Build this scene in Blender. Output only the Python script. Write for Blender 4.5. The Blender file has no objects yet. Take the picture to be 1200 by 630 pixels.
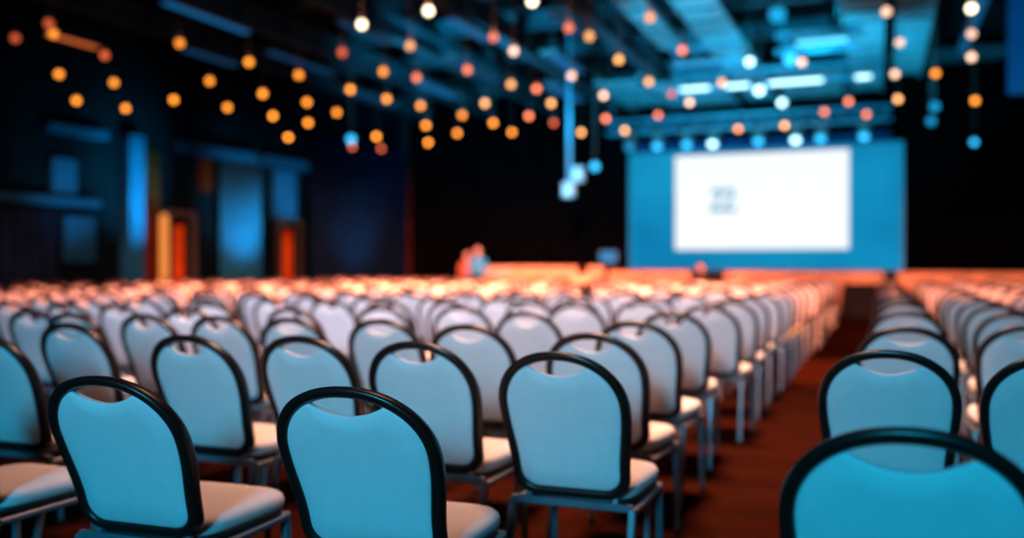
import bpy, bmesh, math, random
from mathutils import Vector, Matrix
random.seed(7)
PI = math.pi
scene = bpy.context.scene
COL = scene.collection

# ---------------------------------------------------------------- helpers
def tag(o, label=None, cat=None, group=None, kind=None):
    if label: o['label'] = label
    if cat: o['category'] = cat
    if group: o['group'] = group
    if kind: o['kind'] = kind
    return o

def empty(name, loc=(0, 0, 0), rz=0.0):
    o = bpy.data.objects.new(name, None)
    o.empty_display_size = 0.1
    COL.objects.link(o)
    o.location = loc
    o.rotation_euler = (0, 0, rz)
    return o

def mesh_obj(name, bm, mat, parent=None, smooth=True):
    me = bpy.data.meshes.new(name)
    bmesh.ops.recalc_face_normals(bm, faces=bm.faces[:])
    bm.to_mesh(me)
    bm.free()
    for m in (mat if isinstance(mat, (list, tuple)) else [mat]):
        me.materials.append(m)
    if smooth:
        for p in me.polygons: p.use_smooth = True
    o = bpy.data.objects.new(name, me)
    COL.objects.link(o)
    if parent: o.parent = parent
    return o

def copy_tree(o, parent=None):
    c = o.copy()
    COL.objects.link(c)
    c.parent = parent
    for ch in list(o.children): copy_tree(ch, c)
    return c

def box(bm, c, s, rz=0.0, bevel=0.0, rot=None):
    r = bmesh.ops.create_cube(bm, size=1.0)
    vs = r['verts']
    M = Matrix.Translation(Vector(c)) @ (rot if rot else Matrix.Rotation(rz, 4, 'Z')) @ Matrix.Diagonal((s[0], s[1], s[2], 1))
    bmesh.ops.transform(bm, matrix=M, verts=vs)
    if bevel > 0:
        es = list({e for v in vs for e in v.link_edges})
        bmesh.ops.bevel(bm, geom=es, offset=bevel, segments=2, profile=0.5, affect='EDGES')
    return bm

def bar(bm, a, b, r0, r1=None, seg=10, flat=1.0):
    """tapered round bar from a to b"""
    a, b = Vector(a), Vector(b)
    r1 = r0 if r1 is None else r1
    d = (b - a); L = d.length
    q = d.to_track_quat('Z', 'Y').to_matrix().to_4x4()
    r = bmesh.ops.create_cone(bm, cap_ends=True, segments=seg, radius1=r0, radius2=r1, depth=L)
    bmesh.ops.transform(bm, matrix=Matrix.Translation((a + b) / 2) @ q @ Matrix.Diagonal((1, flat, 1, 1)), verts=r['verts'])

def ball(bm, c, r, seg=16, sc=(1, 1, 1), rot=None):
    rr = bmesh.ops.create_uvsphere(bm, u_segments=seg, v_segments=max(6, seg // 2), radius=r)
    bmesh.ops.transform(bm, matrix=Matrix.Translation(Vector(c)) @ (rot or Matrix()) @ Matrix.Diagonal((*sc, 1)), verts=rr['verts'])

def rings_mesh(bm, rings, closed=True, cap=True):
    """loft a list of point rings"""
    vr = [[bm.verts.new(p) for p in r] for r in rings]
    n = len(vr[0])
    for i in range(len(vr) - (0 if closed == 'loop' else 1)):
        a, b = vr[i], vr[(i + 1) % len(vr)]
        for j in range(n):
            bm.faces.new((a[j], a[(j + 1) % n], b[(j + 1) % n], b[j]))
    if cap and closed != 'loop':
        bm.faces.new(list(reversed(vr[0]))); bm.faces.new(vr[-1])
    return bm

# ---------------------------------------------------------------- materials
def pbr(name, col, rough=0.5, metal=0.0, noise=0.0, nscale=20.0, bump=0.0, bscale=80.0, sheen=0.0, col2=None, spec=0.5):
    m = bpy.data.materials.new(name); m.use_nodes = True
    nt = m.node_tree; b = nt.nodes['Principled BSDF']
    b.inputs['Roughness'].default_value = rough
    b.inputs['Metallic'].default_value = metal
    b.inputs['Specular IOR Level'].default_value = spec
    if sheen: b.inputs['Sheen Weight'].default_value = sheen
    b.inputs['Base Color'].default_value = (*col, 1)
    tc = nt.nodes.new('ShaderNodeTexCoord')
    if noise > 0 or col2:
        n = nt.nodes.new('ShaderNodeTexNoise'); n.inputs['Scale'].default_value = nscale; n.inputs['Detail'].default_value = 4
        nt.links.new(tc.outputs['Object'], n.inputs['Vector'])
        r = nt.nodes.new('ShaderNodeValToRGB')
        c2 = col2 or tuple(max(0, c * (1 - noise)) for c in col)
        r.color_ramp.elements[0].position = 0.35; r.color_ramp.elements[1].position = 0.65
        r.color_ramp.elements[0].color = (*c2, 1); r.color_ramp.elements[1].color = (*col, 1)
        nt.links.new(n.outputs['Fac'], r.inputs['Fac'])
        nt.links.new(r.outputs['Color'], b.inputs['Base Color'])
    if bump > 0:
        n2 = nt.nodes.new('ShaderNodeTexNoise'); n2.inputs['Scale'].default_value = bscale
        nt.links.new(tc.outputs['Object'], n2.inputs['Vector'])
        bp = nt.nodes.new('ShaderNodeBump'); bp.inputs['Strength'].default_value = bump; bp.inputs['Distance'].default_value = 0.002
        nt.links.new(n2.outputs['Fac'], bp.inputs['Height'])
        nt.links.new(bp.outputs['Normal'], b.inputs['Normal'])
    return m

def emis(name, col, s):
    m = bpy.data.materials.new(name); m.use_nodes = True
    nt = m.node_tree; b = nt.nodes['Principled BSDF']
    b.inputs['Base Color'].default_value = (0.001, 0.001, 0.001, 1); b.inputs['Specular IOR Level'].default_value = 0.05
    b.inputs['Emission Color'].default_value = (*col, 1)
    b.inputs['Emission Strength'].default_value = s
    return m

M = dict(
    fabric=pbr('white_upholstery', (0.66, 0.65, 0.66), 0.7, noise=0.04, nscale=30, bump=0.25, bscale=420, sheen=0.15),
    rim=pbr('black_lacquered_rim', (0.016, 0.007, 0.006), 0.33, bump=0.03, bscale=90, spec=0.4),
    tray=pbr('black_seat_tray', (0.012, 0.011, 0.012), 0.5, noise=0.2),
    steel=pbr('dark_steel_tube', (0.14, 0.17, 0.20), 0.35, metal=0.3, noise=0.1),
    rubber=pbr('black_rubber', (0.01, 0.01, 0.01), 0.8, noise=0.2),
    dark=pbr('dark_ceiling_paint', (0.010, 0.011, 0.014), 0.8, noise=0.3, nscale=2, spec=0.0),
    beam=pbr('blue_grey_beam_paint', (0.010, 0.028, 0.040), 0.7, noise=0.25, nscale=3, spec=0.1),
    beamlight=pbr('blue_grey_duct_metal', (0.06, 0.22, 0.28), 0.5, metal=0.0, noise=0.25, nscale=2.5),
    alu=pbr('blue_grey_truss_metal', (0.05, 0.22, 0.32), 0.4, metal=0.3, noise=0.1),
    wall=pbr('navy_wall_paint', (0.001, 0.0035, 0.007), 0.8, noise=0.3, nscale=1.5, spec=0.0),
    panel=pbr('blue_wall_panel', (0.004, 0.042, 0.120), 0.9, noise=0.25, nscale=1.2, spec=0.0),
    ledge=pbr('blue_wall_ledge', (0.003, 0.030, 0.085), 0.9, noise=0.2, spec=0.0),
    brown=pbr('brown_wood_panel', (0.035, 0.007, 0.003), 0.5, noise=0.4, nscale=4, spec=0.0),
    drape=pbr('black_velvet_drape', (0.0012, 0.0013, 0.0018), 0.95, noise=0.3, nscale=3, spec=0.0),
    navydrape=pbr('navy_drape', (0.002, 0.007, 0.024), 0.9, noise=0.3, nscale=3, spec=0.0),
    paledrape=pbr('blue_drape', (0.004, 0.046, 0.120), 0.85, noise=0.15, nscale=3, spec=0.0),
    skirt=pbr('copper_satin_skirt', (0.62, 0.34, 0.22), 0.45, noise=0.35, nscale=5, sheen=0.2),
    stagetop=pbr('black_stage_deck', (0.006, 0.006, 0.008), 0.8, noise=0.3, spec=0.1),
    door=pbr('orange_wood_door', (0.26, 0.055, 0.006), 0.5, noise=0.4, nscale=2, spec=0.0),
    blackplastic=pbr('black_fixture_casing', (0.03, 0.035, 0.04), 0.4, noise=0.1),
    skin=pbr('skin', (0.48, 0.27, 0.19), 0.55, noise=0.08),
    hair=pbr('dark_hair', (0.003, 0.002, 0.002), 0.9, noise=0.3, nscale=60, spec=0.0),
    blueshirt=pbr('blue_shirt', (0.015, 0.25, 0.50), 0.8, noise=0.12, nscale=12),
    rustshirt=pbr('rust_shirt', (0.30, 0.08, 0.04), 0.8, noise=0.12, nscale=12),
    blackcloth=pbr('black_cloth', (0.002, 0.002, 0.003), 0.9, noise=0.2, nscale=12, spec=0.0),
    eye=pbr('eye_dark', (0.01, 0.01, 0.01), 0.2, noise=0.1),
)

def floor_material():
    m = bpy.data.materials.new('dark_red_plank_floor'); m.use_nodes = True
    nt = m.node_tree; b = nt.nodes['Principled BSDF']; b.inputs['Roughness'].default_value = 0.85
    b.inputs['Specular IOR Level'].default_value = 0.0
    tc = nt.nodes.new('ShaderNodeTexCoord')
    br = nt.nodes.new('ShaderNodeTexBrick')
    br.inputs['Scale'].default_value = 1.0
    br.inputs['Brick Width'].default_value = 1.4; br.inputs['Row Height'].default_value = 0.16
    br.inputs['Mortar Size'].default_value = 0.004
    br.inputs['Color1'].default_value = (0.030, 0.0068, 0.003, 1)
    br.inputs['Color2'].default_value = (0.021, 0.005, 0.0025, 1)
    br.inputs['Mortar'].default_value = (0.012, 0.005, 0.004, 1)
    nt.links.new(tc.outputs['Object'], br.inputs['Vector'])
    n = nt.nodes.new('ShaderNodeTexNoise'); n.inputs['Scale'].default_value = 2.2; n.inputs['Detail'].default_value = 6
    mp = nt.nodes.new('ShaderNodeMapping'); mp.inputs['Scale'].default_value = (0.6, 5, 1)
    nt.links.new(tc.outputs['Object'], mp.inputs['Vector']); nt.links.new(mp.outputs['Vector'], n.inputs['Vector'])
    mx = nt.nodes.new('ShaderNodeMix'); mx.data_type = 'RGBA'; mx.blend_type = 'MULTIPLY'; mx.inputs['Factor'].default_value = 0.6
    nt.links.new(br.outputs['Color'], mx.inputs[6]); nt.links.new(n.outputs['Color'], mx.inputs[7])
    nt.links.new(mx.outputs[2], b.inputs['Base Color'])
    return m
M['floor'] = floor_material()

# ---------------------------------------------------------------- room
XL, XR, YB, YF, HC = -14.7, 8.0, 27.0, -7.0, 7.2
def struct(name, bm, mat, smooth=False):
    o = mesh_obj(name, bm, mat, smooth=smooth); o['kind'] = 'structure'; return o

bm = bmesh.new(); box(bm, ((XL + XR) / 2, (YF + YB) / 2, -0.1), (XR - XL + 2, YB - YF + 2, 0.2)); struct('floor', bm, M['floor'])
bm = bmesh.new(); box(bm, ((XL + XR) / 2, (YF + YB) / 2, HC + 0.1), (XR - XL + 2, YB - YF + 2, 0.2)); struct('ceiling', bm, M['dark'])
bm = bmesh.new(); box(bm, ((XL + XR) / 2, YB + 0.1, HC / 2), (XR - XL + 0.4, 0.2, HC)); struct('wall_back', bm, M['dark'])
bm = bmesh.new(); box(bm, (XR + 0.1, (YF + YB) / 2, HC / 2), (0.2, YB - YF, HC)); struct('wall_right', bm, M['dark'])
bm = bmesh.new(); box(bm, ((XL + XR) / 2, YF - 0.1, HC / 2), (XR - XL + 0.4, 0.2, HC)); struct('wall_front', bm, M['dark'])
# left wall with two doorways
D1, D2, DH = (16.28, 16.95), (20.35, 21.15), 2.35
bm = bmesh.new()
for y0, y1, z0, z1 in ((YF, D1[0], 0, HC), (D1[0], D1[1], DH, HC), (D1[1], D2[0], 0, HC), (D2[0], D2[1], DH, HC), (D2[1], YB, 0, HC)):
    box(bm, (XL - 0.1, (y0 + y1) / 2, (z0 + z1) / 2), (0.2, y1 - y0, z1 - z0))
struct('wall_left', bm, M['wall'])
# doorway linings: shallow warm-lit lobbies behind each opening
for i, (a, b_) in enumerate((D1, D2)):
    bm = bmesh.new()
    x0, x1 = XL - 1.7, XL - 0.2
    ym, w = (a + b_) / 2, b_ - a
    box(bm, (x0 - 0.05, ym, DH / 2), (0.1, w + 0.9, DH + 0.1))
    box(bm, ((x0 + x1) / 2, a - 0.4, DH / 2), (x1 - x0, 0.1, DH + 0.1))
    box(bm, ((x0 + x1) / 2, b_ + 0.4, DH / 2), (x1 - x0, 0.1, DH + 0.1))
    box(bm, ((x0 + x1) / 2, ym, DH + 0.1), (x1 - x0, w + 0.9, 0.1))
    box(bm, ((x0 + x1) / 2, ym, 0.0), (x1 - x0, w + 0.9, 0.02))
    struct('door_%d' % (i + 1), bm, M['door'])
# door casings
for i, (a, b_) in enumerate((D1, D2)):
    bm = bmesh.new()
    box(bm, (XL + 0.04, a - 0.06, DH / 2), (0.08, 0.12, DH)); box(bm, (XL + 0.04, b_ + 0.06, DH / 2), (0.08, 0.12, DH))
    box(bm, (XL + 0.04, (a + b_) / 2, DH + 0.06), (0.08, b_ - a + 0.24, 0.12))
    struct('trim_%d' % (i + 1), bm, M['tray'])
bm = bmesh.new(); box(bm, (XL + 0.03, (YF + YB) / 2 + 14, 0.08), (0.06, 0.9, 0.16))
bm.free()
def baseboard(segs):
    bm = bmesh.new()
    for y0, y1 in segs: box(bm, (XL + 0.015, (y0 + y1) / 2, 0.08), (0.03, y1 - y0, 0.16))
    struct('baseboard_left', bm, M['tray'])
baseboard(((YF, D1[0] - 0.12), (D1[1] + 0.12, D2[0] - 0.12), (D2[1] + 0.12, 21.3)))

def wall_board(name, y0, y1, z0, z1, mat, label, cat, d=0.10, extra=None):
    bm = bmesh.new()
    box(bm, (XL + d / 2 + 0.002, (y0 + y1) / 2, (z0 + z1) / 2), (d, y1 - y0, z1 - z0), bevel=min(0.02, d / 4))
    if extra: extra(bm)
    o = mesh_obj(name, bm, mat, smooth=False); tag(o, label, cat); return o

def pleated(name, mat, p0, p1, z0, z1, amp, n, label, cat, parent=None, seed=1, group=None, thick=0.0):
    """hanging pleated cloth between plan points p0 and p1, with real thickness"""
    rnd = random.Random(seed)
    p0, p1 = Vector(p0), Vector(p1); d = p1 - p0; L = d.length; t = d / L; nrm = Vector((-t.y, t.x))
    N = n * 8; off = []
    ph = 0
    for i in range(N + 1):
        ph += 2 * PI / 8 * (1 + 0.25 * rnd.uniform(-1, 1))
        off.append(math.sin(ph) * amp)
    th = thick or 0.012
    bm = bmesh.new(); rows = []
    for k, (z, s) in enumerate(((z0, 1.15), ((z0 + z1) / 2, 1.0), (z1, 0.7))):
        ring = []
        for i in range(N + 1):
            q = p0 + d * (i / N) + nrm * (off[i] * s + th / 2); ring.append((q.x, q.y, z))
        for i in range(N, -1, -1):
            q = p0 + d * (i / N) + nrm * (off[i] * s - th / 2); ring.append((q.x, q.y, z))
        rows.append(ring)
    rings_mesh(bm, rows)
    o = mesh_obj(name, bm, mat, parent)
    if not parent: tag(o, label, cat, group)
    return o

# left wall dressing
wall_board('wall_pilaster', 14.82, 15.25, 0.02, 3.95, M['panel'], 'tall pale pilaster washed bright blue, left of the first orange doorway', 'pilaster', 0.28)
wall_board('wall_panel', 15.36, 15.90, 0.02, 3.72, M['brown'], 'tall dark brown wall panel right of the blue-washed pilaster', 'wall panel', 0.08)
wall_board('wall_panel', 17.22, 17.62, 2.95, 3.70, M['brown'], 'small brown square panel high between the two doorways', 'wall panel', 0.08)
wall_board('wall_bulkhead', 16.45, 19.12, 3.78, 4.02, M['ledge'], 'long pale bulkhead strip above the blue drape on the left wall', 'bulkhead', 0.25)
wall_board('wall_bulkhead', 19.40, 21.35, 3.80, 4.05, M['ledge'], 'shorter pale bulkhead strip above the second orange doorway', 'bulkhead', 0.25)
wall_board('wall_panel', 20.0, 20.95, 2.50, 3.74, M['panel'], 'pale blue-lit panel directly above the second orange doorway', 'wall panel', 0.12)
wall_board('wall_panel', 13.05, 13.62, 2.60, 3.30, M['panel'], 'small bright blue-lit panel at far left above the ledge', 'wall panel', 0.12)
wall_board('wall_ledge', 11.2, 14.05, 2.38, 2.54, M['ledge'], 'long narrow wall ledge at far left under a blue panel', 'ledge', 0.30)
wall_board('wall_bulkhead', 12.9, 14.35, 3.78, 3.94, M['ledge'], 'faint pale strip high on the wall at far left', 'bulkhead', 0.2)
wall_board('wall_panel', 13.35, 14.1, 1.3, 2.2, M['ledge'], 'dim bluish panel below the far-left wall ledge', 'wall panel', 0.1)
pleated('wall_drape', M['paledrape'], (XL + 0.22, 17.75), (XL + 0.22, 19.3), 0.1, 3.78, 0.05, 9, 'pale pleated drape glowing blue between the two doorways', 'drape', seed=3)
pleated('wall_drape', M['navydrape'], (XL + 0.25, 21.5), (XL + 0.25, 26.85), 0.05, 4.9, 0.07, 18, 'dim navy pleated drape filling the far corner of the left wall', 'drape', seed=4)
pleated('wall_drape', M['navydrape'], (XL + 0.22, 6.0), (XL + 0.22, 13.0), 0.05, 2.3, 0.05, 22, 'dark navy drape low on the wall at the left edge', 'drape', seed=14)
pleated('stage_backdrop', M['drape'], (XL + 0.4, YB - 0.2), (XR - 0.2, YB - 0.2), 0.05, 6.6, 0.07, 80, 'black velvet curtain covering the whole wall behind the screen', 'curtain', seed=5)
bm = bmesh.new(); box(bm, (XL + 0.55, 26.55, 2.2), (0.10, 0.10, 4.4), bevel=0.01)
box(bm, (XL + 0.55, 26.55, 0.02), (0.4, 0.4, 0.04), bevel=0.008); box(bm, (XL + 0.55, 26.55, 4.42), (0.16, 0.16, 0.05), bevel=0.008)
tag(mesh_obj('drape_post', bm, M['brown'], smooth=False), 'thin brown post in the corner beside the black curtain', 'post')

# glowing column lamp beside first doorway
lamp = empty('column_lamp', (XL + 0.55, 15.5, 0)); tag(lamp, 'tall glowing amber column lamp beside the first orange doorway', 'lamp')
bm = bmesh.new(); bar(bm, (0, 0, 0), (0, 0, 0.05), 0.16, 0.15, 24); bar(bm, (0, 0, 0.05), (0, 0, 0.12), 0.06, 0.05, 16); mesh_obj('base', bm, M['tray'], lamp)
bm = bmesh.new(); bar(bm, (0, 0, 0.12), (0, 0, 2.25), 0.09, 0.09, 24); ball(bm, (0, 0, 2.25), 0.09, 20); mesh_obj('lamp_shade', bm, emis('amber_shade', (1.0, 0.30, 0.06), 0.95), lamp)

# ---------------------------------------------------------------- stage, screen
ST = 1.08
bm = bmesh.new(); box(bm, (-3.25, 25.55, ST - 0.06), (7.3, 2.3, 0.12), bevel=0.01)
for x in (-6.7, -4.9, -3.2, -1.5, 0.2):
    for y in (24.7, 26.3): box(bm, (x, y, (ST - 0.12) / 2), (0.08, 0.08, ST - 0.12))
stage = mesh_obj('stage_platform', bm, M['stagetop'], smooth=False); tag(stage, 'low black stage platform under the big screen', 'stage')
bm = bmesh.new(); box(bm, (4.1, 25.55, ST - 0.06), (7.3, 2.3, 0.12), bevel=0.01)
for x in (0.7, 2.5, 4.2, 5.9, 7.6):
    for y in (24.7, 26.3): box(bm, (x, y, (ST - 0.12) / 2), (0.08, 0.08, ST - 0.12))
tag(mesh_obj('stage_platform', bm, M['stagetop'], smooth=False), 'black stage platform to the right of the screen, behind the orange skirt', 'stage')
pleated('stage_skirt', M['skirt'], (-6.85, 24.32), (-4.62, 24.32), 0.02, ST - 0.01, 0.035, 26, 'copper pleated stage skirt under the left third of the screen', 'stage skirt', seed=6)
pleated('stage_skirt', M['skirt'], (-3.72, 24.32), (0.10, 24.32), 0.02, ST - 0.01, 0.035, 44, 'copper pleated stage skirt under the right half of the screen', 'stage skirt', seed=7)
pleated('stage_skirt', M['skirt'], (0.42, 24.32), (7.6, 24.32), 0.02, ST - 0.01, 0.035, 80, 'long bright orange pleated skirt right of the screen and aisle', 'stage skirt', seed=8)
# side riser with its own skirt, left of the stage
bm = bmesh.new(); box(bm, (-8.75, 24.9, 1.16), (3.7, 1.3, 0.1), bevel=0.01)
for x in (-10.4, -8.7, -7.1):
    for y in (24.4, 25.4): box(bm, (x, y, 0.555), (0.08, 0.08, 1.11))
tag(mesh_obj('side_riser', bm, M['stagetop'], smooth=False), 'slightly higher riser left of the stage, covered with copper cloth', 'riser')
pleated('riser_skirt', M['skirt'], (-10.6, 24.18), (-6.95, 24.18), 0.02, 1.20, 0.035, 40, 'copper pleated skirt of the riser left of the stage', 'riser skirt', seed=9)
# steps in the gap between the two stage parts
for sxx, sw, slab in ((-4.17, 1.0, 'small black stage steps in the gap of the skirt under the screen'), (-0.18, 1.75, 'wide black stage steps at the far end of the aisle')):
  st = empty('stage_steps', (sxx, 23.38, 0)); tag(st, slab, 'steps')
  for k in range(4):
    bm = bmesh.new(); box(bm, (0, 0.1 + 0.22 * k, 0.1), (0.72 * sw, 0.22, 0.2 * (k + 1) - 0.002), bevel=0.006) if k == 0 else box(bm, (0, 0.1 + 0.22 * k, 0.1 * (k + 1)), (0.72 * sw, 0.218, 0.2 * (k + 1) - 0.002), bevel=0.006); mesh_obj('step', bm, M['stagetop'], st, smooth=False)
  for sx in (-sw, sw):
    bm = bmesh.new(); p = [(sx * 0.37, -0.02, 0), (sx * 0.37, 0.86, 0), (sx * 0.37, 0.86, 0.82), (sx * 0.37, -0.02, 0.2)]
    q = [(x + math.copysign(0.03, sx), y, z) for x, y, z in p]; rings_mesh(bm, [p, q]); mesh_obj('stringer', bm, M['stagetop'], st, smooth=False)

scr = empty('projection_screen', (-3.055, 25.95, 0)); tag(scr, 'huge wide screen glowing blue with a bright white slide, on the stage', 'screen')
W2, Z0, Z1 = 3.635, 1.115, 4.44
bm = bmesh.new(); box(bm, (0, 0.06, (Z0 + Z1) / 2), (2 * W2 + 0.06, 0.10, Z1 - Z0 + 0.06), bevel=0.02)
for x in (-3, 0, 3): box(bm, (x, 0.25, 1.105), (0.1, 0.5, 0.04)); box(bm, (x, 0.14, 2.2), (0.08, 0.06, 2.2))
mesh_obj('screen_case', bm, M['blackplastic'], scr, smooth=False)
def screen_blue():
    m = bpy.data.materials.new('blue_screen_surround'); m.use_nodes = True
    nt = m.node_tree; b = nt.nodes['Principled BSDF']; b.inputs['Base Color'].default_value = (0.0, 0.001, 0.002, 1); b.inputs['Specular IOR Level'].default_value = 0.0
    b.inputs['Roughness'].default_value = 0.7
    tc = nt.nodes.new('ShaderNodeTexCoord'); n = nt.nodes.new('ShaderNodeTexNoise'); n.inputs['Scale'].default_value = 0.35
    nt.links.new(tc.outputs['Object'], n.inputs['Vector'])
    r = nt.nodes.new('ShaderNodeValToRGB')
    r.color_ramp.elements[0].position = 0.3; r.color_ramp.elements[1].position = 0.7
    r.color_ramp.elements[0].color = (0.004, 0.19, 0.42, 1); r.color_ramp.elements[1].color = (0.008, 0.33, 0.60, 1)
    nt.links.new(n.outputs['Fac'], r.inputs['Fac']); nt.links.new(r.outputs['Color'], b.inputs['Emission Color'])
    b.inputs['Emission Strength'].default_value = 1.0
    return m
bm = bmesh.new(); box(bm, (0, 0.0, (Z0 + Z1) / 2), (2 * W2, 0.02, Z1 - Z0)); mesh_obj('display_surface', bm, screen_blue(), scr, smooth=False)
bm = bmesh.new(); box(bm, (-0.0, -0.015, 0), (4.62, 0.01, 2.64), bevel=0.004)
sl = mesh_obj('slide_image', bm, emis('white_slide', (0.95, 0.99, 1.0), 1.03), scr, smooth=False); sl.location = (0.01, 0, 2.99)
sl['label'] = 'bright white slide with a small pale blue mark'
# the small pale two-figure mark on the slide
bm = bmesh.new()
def stroke(bm, pts, w, y=-0.024):
    for (x0, z0), (x1, z1) in zip(pts, pts[1:]):
        d = Vector((x1 - x0, 0, z1 - z0)); L = d.length
        rot = Matrix.Rotation(-math.atan2(d.z, d.x), 4, 'Y')
        box(bm, ((x0 + x1) / 2, y, (z0 + z1) / 2), (L + w * 0.6, 0.006, w), rot=rot)
for ox in (-0.16, 0.17):
    stroke(bm, [(ox - 0.14, 0.22), (ox - 0.05, 0.30), (ox + 0.07, 0.28), (ox + 0.10, 0.14), (ox - 0.02, -0.05), (ox - 0.14, -0.26), (ox + 0.19, -0.26)], 0.10)
mk = mesh_obj('slide_mark', bm, emis('pale_blue_mark', (0.10, 0.42, 0.62), 1.0), sl, smooth=False); mk.location = (-0.98, 0, 0.04)

# confidence monitor on the riser
mon = empty('stage_monitor', (-6.98, 24.75, 1.21), 0); tag(mon, 'small blue-lit monitor on the riser left of the big screen', 'monitor')
bm = bmesh.new(); box(bm, (0, 0.03, 0.02), (0.24, 0.2, 0.03), bevel=0.005); box(bm, (0, 0.05, 0.08), (0.05, 0.04, 0.1)); mesh_obj('stand', bm, M['blackplastic'], mon, smooth=False)
bm = bmesh.new(); box(bm, (0, 0.02, 0.26), (0.50, 0.05, 0.32), bevel=0.01); mesh_obj('casing', bm, M['blackplastic'], mon, smooth=False)
bm = bmesh.new(); box(bm, (0, -0.008, 0.26), (0.46, 0.006, 0.28)); mesh_obj('display', bm, emis('monitor_blue', (0.01, 0.24, 0.52), 1.1), mon, smooth=False)

# ---------------------------------------------------------------- ceiling structure
HB = 5.8
def beam_long(x, y0, y1, w, h, z, mat, label, cat='ceiling beam', name='ceiling_beam', group=None, notch=1.5):
    bm = bmesh.new()
    # I-profile: two flanges and a web with stiffeners
    yc, L = (y0 + y1) / 2, y1 - y0
    box(bm, (x, yc, z), (w, L, 0.03)); box(bm, (x, yc, z + h), (w, L, 0.03)); box(bm, (x, yc, z + h / 2), (0.03, L, h))
    k = y0 + notch / 2
    while k < y1:
        box(bm, (x, k, z + h / 2), (w * 0.9, 0.03, h)); k += notch
    o = mesh_obj(name, bm, mat, smooth=False); tag(o, label, cat, group); return o
def beam_cross(y, x0, x1, w, h, z, mat, label, name='ceiling_beam', cat='ceiling beam', group=None):
    bm = bmesh.new(); xc, L = (x0 + x1) / 2, x1 - x0
    box(bm, (xc, y, z), (L, w, 0.03)); box(bm, (xc, y, z + h), (L, w, 0.03)); box(bm, (xc, y, z + h / 2), (L, 0.03, h))
    o = mesh_obj(name, bm, mat, smooth=False); tag(o, label, cat, group); return o
ORD = ['', 'first', 'second', 'third', 'fourth', 'fifth', 'sixth', 'seventh', 'eighth', 'ninth', 'tenth', 'eleventh', 'twelfth', 'thirteenth', 'fourteenth', 'fifteenth', 'sixteenth', 'seventeenth', 'eighteenth', 'nineteenth', 'twentieth', 'twenty-first', 'twenty-second', 'twenty-third', 'twenty-fourth', 'twenty-fifth']
# main I-beams running towards the stage
for i, x in enumerate((-13.4, -11.3, -9.2, -7.2, -5.1)):
    beam_long(x, 6.0, 26.6, 0.28, 0.42, HB + 0.05, M['beam'], 'dark ceiling beam running to the stage, %s from the left wall' % ORD[i + 1])
for i, y in enumerate((9.5, 12.5, 15.5, 18.6, 21.4, 25.6)):
    beam_cross(y, XL + 0.1, -1.0 if i < 5 else 3.5, 0.22, 0.30, HB + 0.55, M['beam'], 'dark cross beam under the ceiling, %s back from the stage' % ORD[6 - i])
# wide pale ducts / trays over the stage end
def tray(x0, x1, y0, y1, z, label, rungs=0.9, name='cable_tray', cat='cable tray', h=0.12):
    bm = bmesh.new()
    for x in (x0, x1): box(bm, (x, (y0 + y1) / 2, z + h / 2), (0.05, y1 - y0, h), bevel=0.006)
    k = y0 + 0.05
    while k <= y1:
        box(bm, ((x0 + x1) / 2, k, z + 0.03), (x1 - x0, rungs * 0.72, 0.03)); k += rungs
    o = mesh_obj(name, bm, M['beamlight'], smooth=False); tag(o, label, cat); return o
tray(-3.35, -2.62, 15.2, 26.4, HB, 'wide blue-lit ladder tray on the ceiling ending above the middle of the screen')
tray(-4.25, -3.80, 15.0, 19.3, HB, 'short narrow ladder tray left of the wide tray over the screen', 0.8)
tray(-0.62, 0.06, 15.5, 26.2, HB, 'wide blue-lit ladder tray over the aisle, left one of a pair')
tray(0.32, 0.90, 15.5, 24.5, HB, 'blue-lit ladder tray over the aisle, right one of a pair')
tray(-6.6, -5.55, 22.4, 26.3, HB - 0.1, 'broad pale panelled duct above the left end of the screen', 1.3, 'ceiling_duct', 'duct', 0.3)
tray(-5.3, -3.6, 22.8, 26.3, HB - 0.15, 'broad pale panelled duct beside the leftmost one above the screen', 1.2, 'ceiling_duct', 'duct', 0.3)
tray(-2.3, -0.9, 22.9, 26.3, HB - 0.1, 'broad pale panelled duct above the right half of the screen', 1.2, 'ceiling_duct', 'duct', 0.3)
# pendant panel at right edge
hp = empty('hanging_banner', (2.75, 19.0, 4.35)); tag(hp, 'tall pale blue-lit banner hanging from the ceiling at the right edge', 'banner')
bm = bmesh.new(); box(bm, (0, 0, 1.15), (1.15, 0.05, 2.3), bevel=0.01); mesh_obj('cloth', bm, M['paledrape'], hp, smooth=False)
bm = bmesh.new(); bar(bm, (-0.62, 0, 2.33), (0.62, 0, 2.33), 0.03); bar(bm, (-0.5, 0, 2.33), (-0.5, 0, HC - 4.35), 0.006); bar(bm, (0.5, 0, 2.33), (0.5, 0, HC - 4.35), 0.006); mesh_obj('hanging_rod', bm, M['alu'], hp)

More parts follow.
